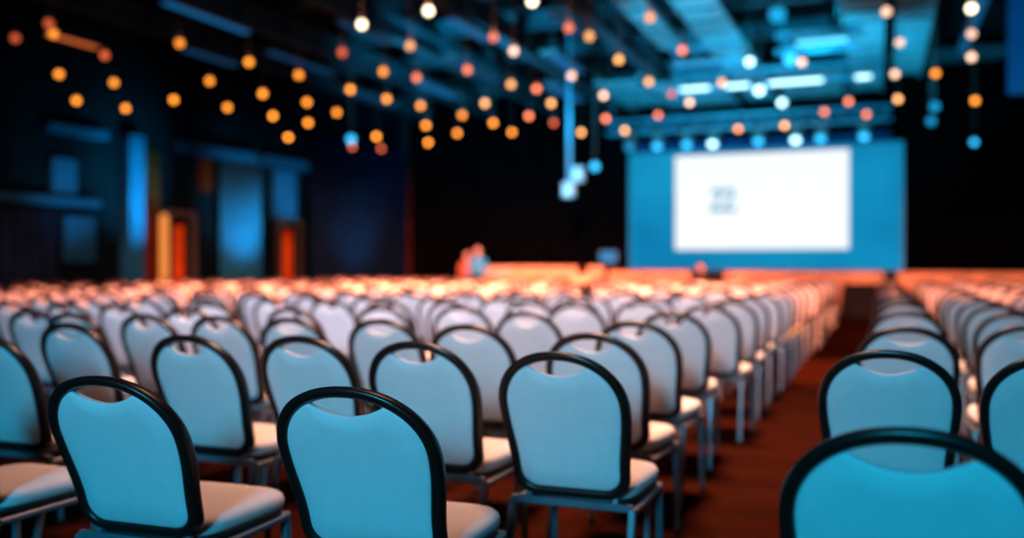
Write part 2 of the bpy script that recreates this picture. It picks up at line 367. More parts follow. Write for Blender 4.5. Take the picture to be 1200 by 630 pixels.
# lighting trusses
def truss(x0, x1, y, z, cx, label, s=0.32, name='hanging_lighting_truss'):
    o = empty(name, ((x0 + x1) / 2, y, z)); tag(o, label, 'lighting truss'); L = x1 - x0
    bm = bmesh.new()
    for dy in (-s / 2, s / 2):
        for dz in (0, s): bar(bm, (-L / 2, dy, dz), (L / 2, dy, dz), 0.028, seg=8)
    mesh_obj('chord', bm, M['alu'], o)
    bm = bmesh.new(); n = int(L / s); st = L / n
    for i in range(n):
        a, b_ = -L / 2 + i * st, -L / 2 + (i + 1) * st
        for dy in (-s / 2, s / 2): bar(bm, (a, dy, 0 if i % 2 else s), (b_, dy, s if i % 2 else 0), 0.012, seg=6)
        for dz in (0, s): bar(bm, (a, -s / 2 if i % 2 else s / 2, dz), (b_, s / 2 if i % 2 else -s / 2, dz), 0.012, seg=6)
    mesh_obj('lacing', bm, M['alu'], o)
    for x in cx:
        x -= (x0 + x1) / 2
        bm = bmesh.new(); bar(bm, (x, 0, s), (x, 0, HC - z), 0.012, seg=6); mesh_obj('suspension_cable', bm, M['alu'], o)
    return o
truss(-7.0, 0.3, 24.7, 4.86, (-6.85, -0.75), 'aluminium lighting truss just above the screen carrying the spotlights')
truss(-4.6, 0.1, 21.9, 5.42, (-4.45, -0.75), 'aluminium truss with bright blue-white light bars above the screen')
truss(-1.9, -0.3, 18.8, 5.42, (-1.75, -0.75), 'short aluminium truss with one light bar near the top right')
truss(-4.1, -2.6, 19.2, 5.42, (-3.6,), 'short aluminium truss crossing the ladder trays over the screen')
# header cloth above the screen
pleated('screen_valance', M['ledge'], (-6.6, 26.35), (0.3, 26.35), 4.52, 4.78, 0.02, 30, 'pale valance strip along the top edge of the big screen', 'valance', seed=11)

# bright light bars (LED battens)
def light_bar(x0, x1, y, z, mat, label, r=0.045):
    o = empty('hanging_light_bar', ((x0 + x1) / 2, y, z)); tag(o, label, 'light bar'); L = x1 - x0
    bm = bmesh.new(); box(bm, (0, 0, 0.06), (L, 0.10, 0.06), bevel=0.01); mesh_obj('housing', bm, M['blackplastic'], o, smooth=False)
    bm = bmesh.new(); bar(bm, (-L / 2 + 0.02, 0, 0), (L / 2 - 0.02, 0, 0), r, seg=14); mesh_obj('tube', bm, mat, o)
    return o
E_CY = emis('cyan_tube', (0.10, 0.62, 1.0), 2.2)
E_CYD = emis('dim_cyan_tube', (0.02, 0.34, 0.75), 1.3)
E_WH = emis('white_cyan_tube', (0.45, 0.85, 1.0), 3.6)
light_bar(-4.35, -3.65, 21.6, 5.36, E_WH, 'bright blue-white light bar, leftmost on the long truss')
light_bar(-3.3, -2.75, 21.6, 5.36, E_WH, 'bright blue-white light bar, second from left on the long truss')
light_bar(-2.35, -1.15, 21.6, 5.36, E_WH, 'longest blue-white light bar, in the middle of the long truss')
light_bar(-0.5, -0.15, 21.6, 5.36, E_WH, 'short blue-white light bar at the right end of the long truss')
light_bar(-1.5, -0.55, 18.5, 5.5, E_CY, 'single cyan light bar near the top right of the hall')
light_bar(-3.95, -2.9, 18.95, 5.36, E_CYD, 'dim blue light bar on the short truss over the screen')

# blue light on beams put in as glowing strips; amber is a lamp
E_ST = emis('blue_beam_glow', (0.01, 0.16, 0.42), 0.75)
E_STD = emis('dim_blue_beam_glow', (0.006, 0.075, 0.20), 0.6)
def strip(x, y0, y1, z, w, mat, label):
    o = empty('ceiling_glow_strip', (x, (y0 + y1) / 2, z)); tag(o, label, 'strip light'); L = y1 - y0
    bm = bmesh.new(); box(bm, (0, 0, 0.05), (w + 0.04, L + 0.04, 0.07), bevel=0.01); top = (HB + 0.048 if any(abs(x - b) < 0.25 for b in (-13.4, -11.3, -9.2, -7.2, -5.1)) else HC) - z
    bar(bm, (0, -L / 3, 0.08), (0, -L / 3, top), 0.006, seg=6); bar(bm, (0, L / 3, 0.08), (0, L / 3, top), 0.006, seg=6)
    mesh_obj('housing', bm, M['blackplastic'], o, smooth=False)
    bm = bmesh.new(); box(bm, (0, 0, 0.008), (w, L, 0.02), bevel=0.005); mesh_obj('glow_face', bm, mat, o, smooth=False)
strip(-11.3, 12.4, 14.6, HB - 0.1, 0.16, E_ST, 'long blue-lit beam stretch drawn as glowing strip at the top left')
strip(-13.4, 15.3, 16.9, HB - 0.1, 0.20, E_STD, 'dim blue-lit beam stretch drawn as glowing strip nearest the left wall')
strip(-11.9, 16.1, 18.4, HB - 0.1, 0.16, E_STD, 'dim blue-lit beam stretch drawn as glowing strip, second from the left wall')
strip(-7.25, 15.2, 16.9, HB - 0.1, 0.22, E_ST, 'blue-lit beam stretch drawn as glowing strip left of centre near the top')
strip(-10.5, 20.3, 22.3, HB - 0.1, 0.34, E_ST, 'blue-lit beam stretch drawn as glowing strip over the middle of the hall, far from the camera')
strip(-6.5, 18.4, 20.4, HB - 0.1, 0.36, E_ST, 'wide blue-lit beam stretch drawn as glowing strip left of the ladder trays')
strip(-8.6, 18.0, 20.8, HB - 0.1, 0.26, E_STD, 'dim blue-lit beam stretch drawn as glowing strip between two brighter ones')
strip(-7.6, 21.6, 24.0, HB - 0.1, 0.34, E_ST, 'blue-lit beam stretch drawn as glowing strip near the stage left of the screen')
strip(-9.2, 14.6, 16.4, HB - 0.1, 0.14, E_STD, 'dim blue-lit beam stretch drawn as glowing strip in the middle of the ceiling')
strip(-12.6, 20.2, 22.8, HB - 0.1, 0.3, E_STD, 'dim blue-lit beam stretch drawn as glowing strip far back near the left wall')
strip(-5.4, 15.6, 17.2, HB - 0.1, 0.2, E_STD, 'dim blue-lit beam stretch drawn as glowing strip beside the narrow ladder tray')
strip(1.62, 14.2, 21.5, HB - 0.1, 0.16, emis('faint_blue_glow', (0.006, 0.13, 0.32), 0.7), 'long faint blue glowing strip right of the aisle trays')
strip(-13.95, 12.4, 13.5, 5.4, 0.14, emis('amber_strip', (1.0, 0.20, 0.05), 0.8), 'small amber strip light near the upper left corner')

# moving-head spotlights on the screen truss
def moving_head(x, y, z, mat, label, tilt=0.5, pan=0.0):
    o = empty('moving_head_spotlight', (x, y, z)); tag(o, label, 'spotlight', 'moving head spotlights above the screen')
    bm = bmesh.new(); box(bm, (0, 0, -0.05), (0.26, 0.22, 0.10), bevel=0.02); mesh_obj('base', bm, M['blackplastic'], o, smooth=False)
    bm = bmesh.new(); box(bm, (0, 0, -0.12), (0.30, 0.10, 0.04), bevel=0.01)
    for s in (-1, 1): box(bm, (s * 0.14, 0, -0.22), (0.03, 0.10, 0.22), bevel=0.01)
    mesh_obj('yoke', bm, M['blackplastic'], o, smooth=False)
    R = Matrix.Rotation(pan, 4, 'Z') @ Matrix.Rotation(tilt, 4, 'X')
    c = Vector((0, 0, -0.29)); d = R @ Vector((0, 0, -1))
    bm = bmesh.new(); bar(bm, c - d * 0.14, c + d * 0.14, 0.075, 0.115, 20); ball(bm, c - d * 0.13, 0.075, 16); h = mesh_obj('head', bm, M['beamlight'], o)
    bm = bmesh.new(); bar(bm, c + d * 0.141, c + d * 0.165, 0.105, 0.10, 20); mesh_obj('lens', bm, mat, h)
L1 = emis('lens_cyan', (0.03, 0.45, 0.85), 3.0); L2 = emis('lens_white', (0.45, 0.85, 1.0), 5.0); L3 = emis('lens_dim', (0.01, 0.3, 0.6), 1.5)
for i, (x, m, w) in enumerate(((-6.3, L3, 'dim blue spotlight at the far left end of the screen truss'), (-5.53, L1, 'cyan spotlight above the left edge of the white slide'),
                               (-4.75, L1, 'cyan spotlight, third from left on the screen truss'), (-4.05, L2, 'bright white-cyan spotlight on the screen truss, left of centre'),
                               (-2.9, L1, 'cyan spotlight above the middle of the white slide'), (-1.97, L2, 'bright white-cyan spotlight on the screen truss, right of centre'),
                               (-1.36, L1, 'cyan spotlight just right of the brighter one'), (-0.35, L1, 'cyan spotlight above the right edge of the screen'))):
    moving_head(x, 24.54, 4.825, m, w, -0.6, random.uniform(-0.2, 0.2))
# bright par cans up in the trays
def par_can(loc, d, mat, label, r=0.11):
    o = empty('par_spotlight', loc); tag(o, label, 'spotlight'); d = Vector(d).normalized()
    bm = bmesh.new(); bar(bm, -d * 0.16, d * 0.10, r * 0.8, r, 18); ball(bm, -d * 0.15, r * 0.78, 14); mesh_obj('can', bm, M['blackplastic'], o)
    bm = bmesh.new(); bar(bm, (0, 0, 0), (0, 0, HC - loc[2]), 0.012, seg=6); mesh_obj('hanging_rod', bm, M['blackplastic'], o)
    bm = bmesh.new(); bar(bm, d * 0.101, d * 0.125, r * 0.92, r * 0.9, 18); mesh_obj('lens', bm, mat, o)
par_can((-2.50, 19.55, 5.5), (0.15, -0.7, -0.6), L2, 'bright white spotlight above the long truss, over the ladder tray', 0.09)
par_can((-2.50, 21.2, 5.2), (0.15, -0.7, -0.6), L2, 'brightest white spotlight at the middle of the long truss', 0.11)
par_can((-2.2, 23.3, 5.25), (0.1, -0.7, -0.6), L2, 'white spotlight behind the long truss', 0.10)
par_can((-1.9, 22.0, 6.0), (0.1, -0.7, -0.6), L1, 'cyan spotlight in the gap right of the ladder tray', 0.14)
par_can((-1.75, 17.6, 5.9), (0.1, -0.7, -0.6), L3, 'cyan spotlight high up near the top of the picture', 0.16)
par_can((-12.06, 19.6, 4.35), (0.5, -0.8, -0.3), L1, 'single cyan spotlight hanging low over the left rows', 0.10)
par_can((-6.27, 21.05, 3.6), (0.3, -0.9, -0.3), L1, 'round blue spotlight hanging lowest beside the screen', 0.10)
par_can((1.02, 20.1, 4.4), (0, -1, -0.3), L3, 'dim blue spotlight over the right block, upper of two', 0.09)
par_can((1.05, 22.1, 4.4), (0, -1, -0.3), L3, 'dim blue spotlight over the right block, lower of two', 0.09)
par_can((2.25, 26.3, 4.4), (0, -1, -0.3), L1, 'blue spotlight against the black curtain right of the screen', 0.08)
# vertical lit pole left of screen
vp = empty('hanging_speaker_pole', (-6.75, 20.6, 2.9)); tag(vp, 'vertical blue-lit pole with two small speakers hanging left of the screen', 'hanging pole')
bm = bmesh.new(); bar(bm, (0, 0, 0), (0, 0, HC - 2.9), 0.05, seg=12); mesh_obj('pole', bm, M['alu'], vp)
for dx, dz in ((0.02, 0.1), (0.25, 0.45)):
    bm = bmesh.new(); box(bm, (dx, -0.1, dz), (0.26, 0.2, 0.34), bevel=0.02); bar(bm, (0, 0, dz), (dx, -0.05, dz), 0.02, seg=8); mesh_obj('speaker', bm, M['beamlight'], vp, smooth=False)

# ---------------------------------------------------------------- pendant globes
BULBS = [(-6.31, 10.52, 'W'), (-5.2, 10.26, 'W'), (-3.86, 10.35, 'W'), (-7.42, 11.81, 'd'), (-6.28, 11.8, 'y'), (-7.52, 13.21, 'o'), (-7.24, 13.84, 'r'), (-8.96, 12.93, 'o'), (-8.84, 14.34, 'o'), (-8.7, 15.41, 'o'), (-10.32, 15.16, 'o'), (-11.79, 17.36, 'o'), (-10.44, 16.41, 'o'), (-8.45, 16.32, 'o'), (-9.53, 18.67, 'o'), (-11.49, 19.84, 'o'), (-12.55, 21.93, 'd'), (-13.08, 21.32, 'd'), (-10.81, 21.3, 'o'), (-6.19, 13.6, 'r'), (-4.97, 11.79, 'r'), (-5.01, 12.65, 'p'), (-5.98, 14.97, 'y'), (-7.15, 16.53, 'y'), (-8.16, 17.67, 'o'), (-9.39, 20.04, 'o'), (-7.97, 18.89, 'o'), (-8.12, 20.39, 'o'), (-5.7, 15.51, 'r'), (-5.95, 17.01, 'y'), (-6.9, 18.3, 'r'), (-6.72, 19.38, 'd'), (-3.84, 11.69, 'r'), (-3.72, 12.23, 'y'), (-3.72, 13.78, 'y'), (-4.77, 14.67, 'p'), (-4.77, 16.59, 'p'), (-5.48, 19.23, 'r'), (-6.59, 21.0, 'y'), (-5.55, 21.11, 'y'), (-2.72, 11.59, 'o'), (-3.69, 15.64, 'y'), (-4.33, 19.2, 'r'), (-2.69, 13.52, 'r'), (-3.56, 16.89, 'd'), (-2.53, 16.18, 'y'), (-3.42, 17.91, 'p'), (-3.04, 21.82, 'o'), (-1.99, 21.67, 'y'), (-1.12, 15.0, 'p'), (-1.05, 20.04, 'r'), (-0.55, 18.95, 'r'), (-0.25, 20.71, 'r'), (0.08, 12.4, 'p'), (0.27, 14.19, 'p'), (0.24, 16.51, 'p'), (0.33, 19.01, 'y'), (0.86, 16.69, 'o'), (1.05, 12.63, 'W'), (1.17, 14.03, 'p'), (1.3, 15.59, 'p'), (1.71, 19.75, 'o'), (-11.17, 9.37, 'd'), (-10.09, 8.97, 'd'), (-10.48, 9.39, 'o'), (-12.6, 11.4, 'o'), (-14.33, 13.37, 'o'), (-12.31, 12.29, 'o'), (-14.11, 14.39, 'o'), (-10.83, 10.63, 'd'), (-9.25, 10.45, 'o'), (-12.53, 13.99, 'o'), (-10.67, 12.78, 'o'), (-9.11, 11.82, 'o'), (-12.14, 15.07, 'o'), (-10.56, 14.1, 'o'), (-11.94, 16.29, 'o'), (-13.59, 19.16, 'o')]
BCOL = {'W': ((1.0, 0.85, 0.55), 2.6), 'y': ((1.0, 0.44, 0.14), 1.0), 'o': ((0.98, 0.29, 0.03), 1.0), 'r': ((0.88, 0.20, 0.09), 0.95), 'p': ((1.0, 0.60, 0.42), 1.0), 'd': ((0.60, 0.10, 0.035), 0.7)}
BNAME = {'W': 'brilliant white-gold', 'y': 'yellow-amber', 'o': 'orange', 'r': 'salmon-red', 'p': 'pale peach', 'd': 'dim red-brown'}
RB = 0.055
globe_me = None
_mat = {}
def bulb_mat(k, z):
    bin_ = int(round(z / 3.0))
    key = (k, bin_)
    if key not in _mat:
        zc = max(3.0, bin_ * 3.0); rpx = RB * 1080 / zc
        c, s = BCOL[k]
        _mat[key] = emis('glow_%s_%d' % (BNAME[k].replace(' ', '_').replace('-', '_'), bin_), c, s * max(1.0, (6.9 / rpx) ** 2))
    return _mat[key]
ca, sa = math.cos(math.atan(430 / 1080)), math.sin(math.atan(430 / 1080))
BULBS.sort(key=lambda b: b[1])
strands = []; i = 0
while i < len(BULBS):
    n = 8; strands.append(sorted(BULBS[i:i + n])); i += n
bmg = bmesh.new(); ball(bmg, (0, 0, 0), RB, 20); gme = bpy.data.meshes.new('globe'); bmg.to_mesh(gme); bmg.free()
for p in gme.polygons: p.use_smooth = True
gme.materials.append(M['dark'])
bmc = bmesh.new(); bar(bmc, (0, 0, RB * 0.8), (0, 0, RB * 0.8 + 0.07), 0.028, 0.02, 12); capme = bpy.data.meshes.new('cap'); bmc.to_mesh(capme); bmc.free(); capme.materials.append(M['blackplastic'])
bmc = bmesh.new(); bar(bmc, (0, 0, RB * 0.8 + 0.06), (0, 0, HC - 4.4 + 0.0), 0.004, seg=6); bmc.free()
FOOT = ((-3.39, -2.58, 15.1, 26.5, 5.795), (-4.30, -3.76, 14.9, 19.4, 5.795), (-0.67, 0.11, 15.4, 26.3, 5.795), (0.27, 0.95, 15.4, 24.6, 5.795), (-6.65, -5.5, 22.3, 26.5, 5.695), (-5.35, -3.55, 22.7, 26.5, 5.645),
        (-2.35, -0.85, 22.8, 26.5, 5.695), (-1.95, -0.25, 18.55, 19.0, 5.385), (-4.65, 0.15, 21.65, 22.1, 5.385), (-4.15, -2.55, 18.95, 19.45, 5.385))
_cords = {}
def cord_mesh(x, y):
    top = min([f[4] for f in FOOT if f[0] < x < f[1] and f[2] < y < f[3]] + [HC])
    if top not in _cords:
        b = bmesh.new(); bar(b, (0, 0, RB * 0.8 + 0.06), (0, 0, top - 4.4), 0.004, seg=6)
        me = bpy.data.meshes.new('cord'); b.to_mesh(me); b.free(); me.materials.append(M['rubber']); _cords[top] = me
    return _cords[top]
for si, stn in enumerate(strands):
    for bi, (x, y, k) in enumerate(stn):
        r = empty('pendant_globe', (x, y, 4.4))
        tag(r, '%s pendant globe light, %s from the left in the %s strand from the camera' % (BNAME[k], ORD[bi + 1], ORD[si + 1]), 'pendant light', 'pendant globe lights over the seating')
        z = -x * sa + y * ca
        g = bpy.data.objects.new('globe', gme); COL.objects.link(g); g.parent = r
        g.material_slots[0].link = 'OBJECT'; g.material_slots[0].material = bulb_mat(k, z)
        for nm, me in (('cap', capme), ('cord', cord_mesh(x, y))):
            o = bpy.data.objects.new(nm, me); COL.objects.link(o); o.parent = r

# ---------------------------------------------------------------- the banquet chair
ZB, ZT = 0.438, 0.935          # bottom and top of the backrest
def yof(z):                     # recline: the top leans towards the rear (-y)
    t = (ZT - z) / (ZT - ZB)
    return 0.18 * t + 0.018 * math.sin(PI * t)
def back_curve(off, scoop=False, n=96):
    """outline of the back in (x, z); off = inset from the outer rim edge"""
    a = 0.221 - off; bot = 0.201 - off; zs = 0.745; H = ZT - off - zs; zb = ZB + off; rc = 0.075 - off * 0.6
    pts = []
    m = n // 2
    # right half from bottom centre up to the top centre, then mirrored
    half = []
    for i in range(6): half.append(((bot - rc) * i / 6, zb))
    for i in range(7):
        t = i / 6 * PI / 2
        half.append((bot - rc + rc * math.sin(t), zb + rc - rc * math.cos(t)))
    for i in range(1, 13):
        t = i / 12; z = zb + rc + (zs - zb - rc) * t
        half.append((bot + (a - bot) * (0.5 - 0.5 * math.cos(PI * t)) , z))
    for i in range(1, 24):
        t = i / 24 * PI / 2
        half.append((a * math.cos(t) ** 0.92, zs + H * math.sin(t) ** 0.95))
    half.append((0, zs + H))
    if scoop:
        zc, wc = zs + H - 0.054, 0.115
        half2 = []
        for x, z in half:
            if x < wc and z > zs:
                zz = zc + 0.040 * (abs(x) / wc) ** 1.8
                z = min(z, zz)
            half2.append((x, z))
        half = half2
    full = half + [(-x, z) for x, z in reversed(half[1:-1])]
    return full

def make_rim():
    mid = back_curve(0.0); inn = back_curve(0.031)
    bm = bmesh.new(); rings = []
    n = len(mid)
    for i in range(n):
        (xo, zo), (xi, zi) = mid[i], inn[i]
        ring = []
        cx, cz = (xo + xi) / 2, (zo + zi) / 2; dx, dz = (xo - xi) / 2, (zo - zi) / 2
        for k in range(12):
            t = 2 * PI * k / 12
            u = math.copysign(abs(math.cos(t)) ** 0.7, math.cos(t)); w = math.copysign(abs(math.sin(t)) ** 0.7, math.sin(t))
            x = cx + dx * u; z = cz + dz * u
            ring.append((x, yof(z) + 0.002 + 0.024 * w, z))
        rings.append(ring)
    rings_mesh(bm, rings, closed='loop'); return bm

def make_panel():
    B = back_curve(0.029, scoop=True); c = (0, 0.69)
    n = len(B); bm = bmesh.new()
    rhos = [0.0, 0.25, 0.5, 0.7, 0.84, 0.92, 0.965, 0.99, 1.0]
    def layer(sgn):
        rows = []
        for r in rhos:
            th = 0.005 + 0.019 * (1 - r ** 9) ** 0.5 - (0.004 * math.exp(-((r - 0.93) / 0.025) ** 2))
            if r == 0:
                rows.append([bm.verts.new((0, yof(c[1]) + sgn * th, c[1]))]); continue
            rows.append([bm.verts.new((x * r, yof(c[1] + (z - c[1]) * r) + sgn * th, c[1] + (z - c[1]) * r)) for x, z in B])
        for j in range(n):
            bm.faces.new((rows[0][0], rows[1][j], rows[1][(j + 1) % n]))
        for i in range(1, len(rows) - 1):
            for j in range(n): bm.faces.new((rows[i][j], rows[i + 1][j], rows[i + 1][(j + 1) % n], rows[i][(j + 1) % n]))
        return rows[-1]
    a = layer(-1); b = layer(1)
    for j in range(n): bm.faces.new((a[j], b[j], b[(j + 1) % n], a[(j + 1) % n]))
    return bm

def seat_outline(k, n=64, ins=0.0):
    pts = []
    for i in range(n):
        t = 2 * PI * i / n
        cx = math.copysign(abs(math.cos(t)) ** 0.42, math.cos(t)); sy = math.copysign(abs(math.sin(t)) ** 0.42, math.sin(t))
        yy = 0.400 + (0.215 - ins) * sy
        w = 0.196 + 0.022 * (yy - 0.185) / 0.43 - ins
        pts.append((w * cx, yy))
    return pts
def make_seat():
    bm = bmesh.new(); rings = []
    prof = [(0.030, 0.432), (0.004, 0.434), (0.0, 0.445), (0.0, 0.462), (0.004, 0.474), (0.014, 0.484), (0.035, 0.490), (0.08, 0.495), (0.14, 0.498)]
    for ins, z in prof: rings.append([(x, y, z) for x, y in seat_outline(0, ins=ins)])
    rings_mesh(bm, rings); return bm
def make_tray():
    bm = bmesh.new(); rings = [[(x, y, z) for x, y in seat_outline(0, ins=i)] for i, z in ((0.02, 0.405), (0.006, 0.410), (0.004, 0.438), (0.02, 0.440))]
    rings_mesh(bm, rings); return bm
def sq_bar(bm, a, b, w0, w1=None, d=None):
    a, b = Vector(a), Vector(b); w1 = w1 or w0; q = (b - a).to_track_quat('Z', 'Y').to_matrix()
    rings = []
    for p, w in ((a, w0), (b, w1)):
        rings.append([tuple(p + q @ Vector((w / 2 * cx, w / 2 * cy, 0))) for cx, cy in ((1, .6), (.6, 1), (-.6, 1), (-1, .6), (-1, -.6), (-.6, -1), (.6, -1), (1, -.6))])
    rings_mesh(bm, rings)
def make_frame():
    bm = bmesh.new()
    sq_bar(bm, (-0.208, 0.163, 0.418), (0.208, 0.163, 0.418), 0.026)
    sq_bar(bm, (-0.20, 0.575, 0.400), (0.20, 0.575, 0.400), 0.024)
    for s in (-1, 1): sq_bar(bm, (s * 0.206, 0.163, 0.400), (s * 0.206, 0.575, 0.400), 0.022)
    for s in (-1, 1): sq_bar(bm, (s * 0.150, 0.163, 0.41), (s * 0.150, 0.187, 0.47), 0.022)
    return bm
def make_chair(full=True):
    root = empty('banquet_chair')
    mesh_obj('back_rim', make_rim(), M['rim'], root)
    mesh_obj('back_panel', make_panel(), M['fabric'], root)
    mesh_obj('seat', make_seat(), M['fabric'], root)
    mesh_obj('seat_tray', make_tray(), M['tray'], root)
    mesh_obj('seat_frame', make_frame(), M['steel'], root, smooth=False)
    for sx, a, b in ((-1, (0.208, 0.163, 0.415), (0.211, 0.070, 0.012)), (1, (0.208, 0.163, 0.415), (0.211, 0.070, 0.012)),
                     (-1, (0.200, 0.575, 0.412), (0.205, 0.590, 0.012)), (1, (0.200, 0.575, 0.412), (0.205, 0.590, 0.012))):
        bm = bmesh.new(); sq_bar(bm, (sx * a[0], a[1], a[2]), (sx * b[0], b[1], b[2]), 0.028, 0.022)
        leg = mesh_obj('leg', bm, M['steel'], root, smooth=False)
        bm = bmesh.new(); bar(bm, (sx * b[0], b[1], 0.0), (sx * b[0], b[1], 0.02), 0.016, 0.015, 10); mesh_obj('foot_cap', bm, M['rubber'], leg)
    return root

rows_left = {
    1: [(-1.29, 2.05), (-2.06, 1.99), (-2.90, 2.02)],
    2: [(-0.98, 2.84), (-1.60, 3.03), (-2.155, 3.10), (-2.61, 2.97), (-3.47, 2.73), (-3.70, 3.38)],
    3: [(-1.12, 3.69), (-1.83, 4.00), (-2.43, 4.22), (-2.95, 4.15), (-3.45, 4.17), (-3.95, 4.15), (-4.47, 4.10), (-5.02, 4.30)],
    4: [(-1.15, 4.54), (-2.00, 5.22), (-2.68, 5.75), (-3.165, 5.50), (-3.64, 5.13), (-4.32, 4.92), (-4.72, 5.62), (-5.22, 5.22), (-5.80, 5.28), (-6.4, 5.3)],
    5: [(-1.16, 5.50), (-2.05, 6.35), (-2.58, 6.80), (-3.14, 6.55), (-3.66, 6.45), (-4.22, 6.50), (-4.82, 6.55), (-5.40, 6.35), (-6.0, 6.25), (-6.6, 6.2), (-7.2, 6.3)],
}
rnd = random.Random(11)
for k in range(6, 22):
    y0 = 6.5 + (k - 6) * 0.98
    xs = -1.12 + 0.004 * (k - 6)
    row = []
    j = 0
    while True:
        x = xs - 0.655 * j - (0.16 * (k % 2) if j > 0 else 0.0)
        off = {6: (0.0, 0.60, 1.0), 7: (0.0, 0.75, 0.95), 8: (0.0, 0.52, 0.75), 9: (0.0, 0.35, 0.55)}.get(k, (0.0, 0.25, 0.4))[min(j, 2)]
        y = y0 + off
        if x < -13.9 or y > 22.9 or x < -1.30 * y - 0.2: break
        row.append((x + rnd.uniform(-0.03, 0.03), y + rnd.uniform(-0.02, 0.02))); j += 1
    rows_left[k] = row
rows_right = {1: [(0.05, 1.74)], 2: [(0.03, 3.31), (0.54, 3.35)], 3: [(0.12, 4.60), (0.66, 4.91)], 4: [(0.16, 6.14), (0.76, 6.21)], 5: [(0.18, 7.45), (0.79, 7.35)]}
for k in range(6, 18):
    y = 7.4 + (k - 5) * 1.1
    if y > 22.8: break
    rows_right[k] = [(0.20 + 0.63 * j + rnd.uniform(-0.025, 0.025), y + rnd.uniform(-0.06, 0.06)) for j in range(5) if 0.20 + 0.63 * j < 0.145 * y + 0.25]
SPECIAL = {
    ('left', 1, 1): 'sharpest white banquet chair, its black rim in focus at bottom centre-left',
    ('left', 1, 2): 'teal-lit banquet chair with black rim at the bottom left, beside the sharpest one',
    ('left', 1, 3): 'banquet chair of which only a dim pinkish seat shows in the bottom left corner',
    ('left', 2, 1): 'pale banquet chair nearest the camera at the left edge of the aisle',
    ('left', 2, 2): 'pale banquet chair directly behind the sharpest one, orange-pink seat at its right',
    ('left', 2, 5): 'dark teal banquet chair cut by the left edge of the picture',
    ('left', 2, 6): 'teal banquet chair standing alone behind the bottom left one',
    ('right', 1, 1): 'largest nearest banquet chair with thick black rim at the bottom right',
    ('right', 2, 1): 'teal banquet chair directly in front of the largest one at the bottom right',
    ('right', 2, 2): 'banquet chair cut by the right edge beside the near right column',
}
TURN = {('left', 1, 1): (0.05, (1.09, 1.07, 1.0)), ('left', 1, 2): (0.04, (1.09, 1.07, 1.0)), ('left', 1, 3): (0.0, (1.0, 1.0, 1.0)), ('right', 1, 1): (0.0, (1.035, 1.035, 1.035))}
cands = []
for blk, rows in (('left', rows_left), ('right', rows_right)):
    for k, row in rows.items():
        for j, (x, y) in enumerate(row):
            z = -x * sa + y * ca; rx = x * ca + y * sa
            u = 600 + 1080 * rx / z
            if u < -170 or u > 1340: continue
            cands.append((z, blk, k, j + 1, x, y))
cands.sort()
proto = make_chair()
NMAX = 300
first = True
for z, blk, k, j, x, y in cands[:NMAX]:
    if first: c = proto; first = False
    else: c = copy_tree(proto)
    c.location = (x, y, 0)
    rr = random.Random(int(x * 1000) * 31 + int(y * 1000))
    c.rotation_euler = (0, 0, rr.uniform(-0.06, 0.06) if k > 2 else 0.0)
    if (blk, k, j) in TURN: c.rotation_euler.z, c.scale = TURN[(blk, k, j)][0], TURN[(blk, k, j)][1]
    lab = SPECIAL.get((blk, k, j))
    if not lab:
        if blk == 'left': lab = 'white banquet chair, %s seat from the aisle, %s row of the left block' % (ORD[j], ORD[k])
        else: lab = 'white banquet chair, %s seat from the aisle, %s row of the right block' % (ORD[j], ORD[k])
    tag(c, lab, 'chair', 'white banquet chairs set out in rows')
# the remaining farthest chairs, beyond what one could tell apart
rest = cands[NMAX:]
if rest:
    slots = [M['rim'], M['fabric'], M['tray'], M['steel'], M['rubber']]
    bm = bmesh.new()
    parts = [o for o in proto.children] + [g for o in proto.children for g in o.children]
    for z, blk, k, j, x, y in rest:
        T = Matrix.Translation((x, y, 0))
        for p in parts:
            if p.data.materials[0] is M['rubber']: continue
            n0, f0 = len(bm.verts), len(bm.faces)
            bm.from_mesh(p.data); bm.verts.ensure_lookup_table(); bm.faces.ensure_lookup_table()
            bmesh.ops.transform(bm, matrix=T, verts=bm.verts[n0:])
            mi = slots.index(p.data.materials[0])
            for f in bm.faces[f0:]: f.material_index = mi
    me = bpy.data.meshes.new('distant_banquet_chairs'); bm.to_mesh(me); bm.free()
    for s in slots: me.materials.append(s)
    for p in me.polygons: p.use_smooth = True
    o = bpy.data.objects.new('distant_banquet_chairs', me); COL.objects.link(o)
    tag(o, 'blurred mass of the farthest banquet chairs in front of the stage', 'chairs', None, 'stuff')
print('chairs', len(cands), 'individual', min(NMAX, len(cands)), 'farthest individual z', cands[min(NMAX, len(cands)) - 1][0])

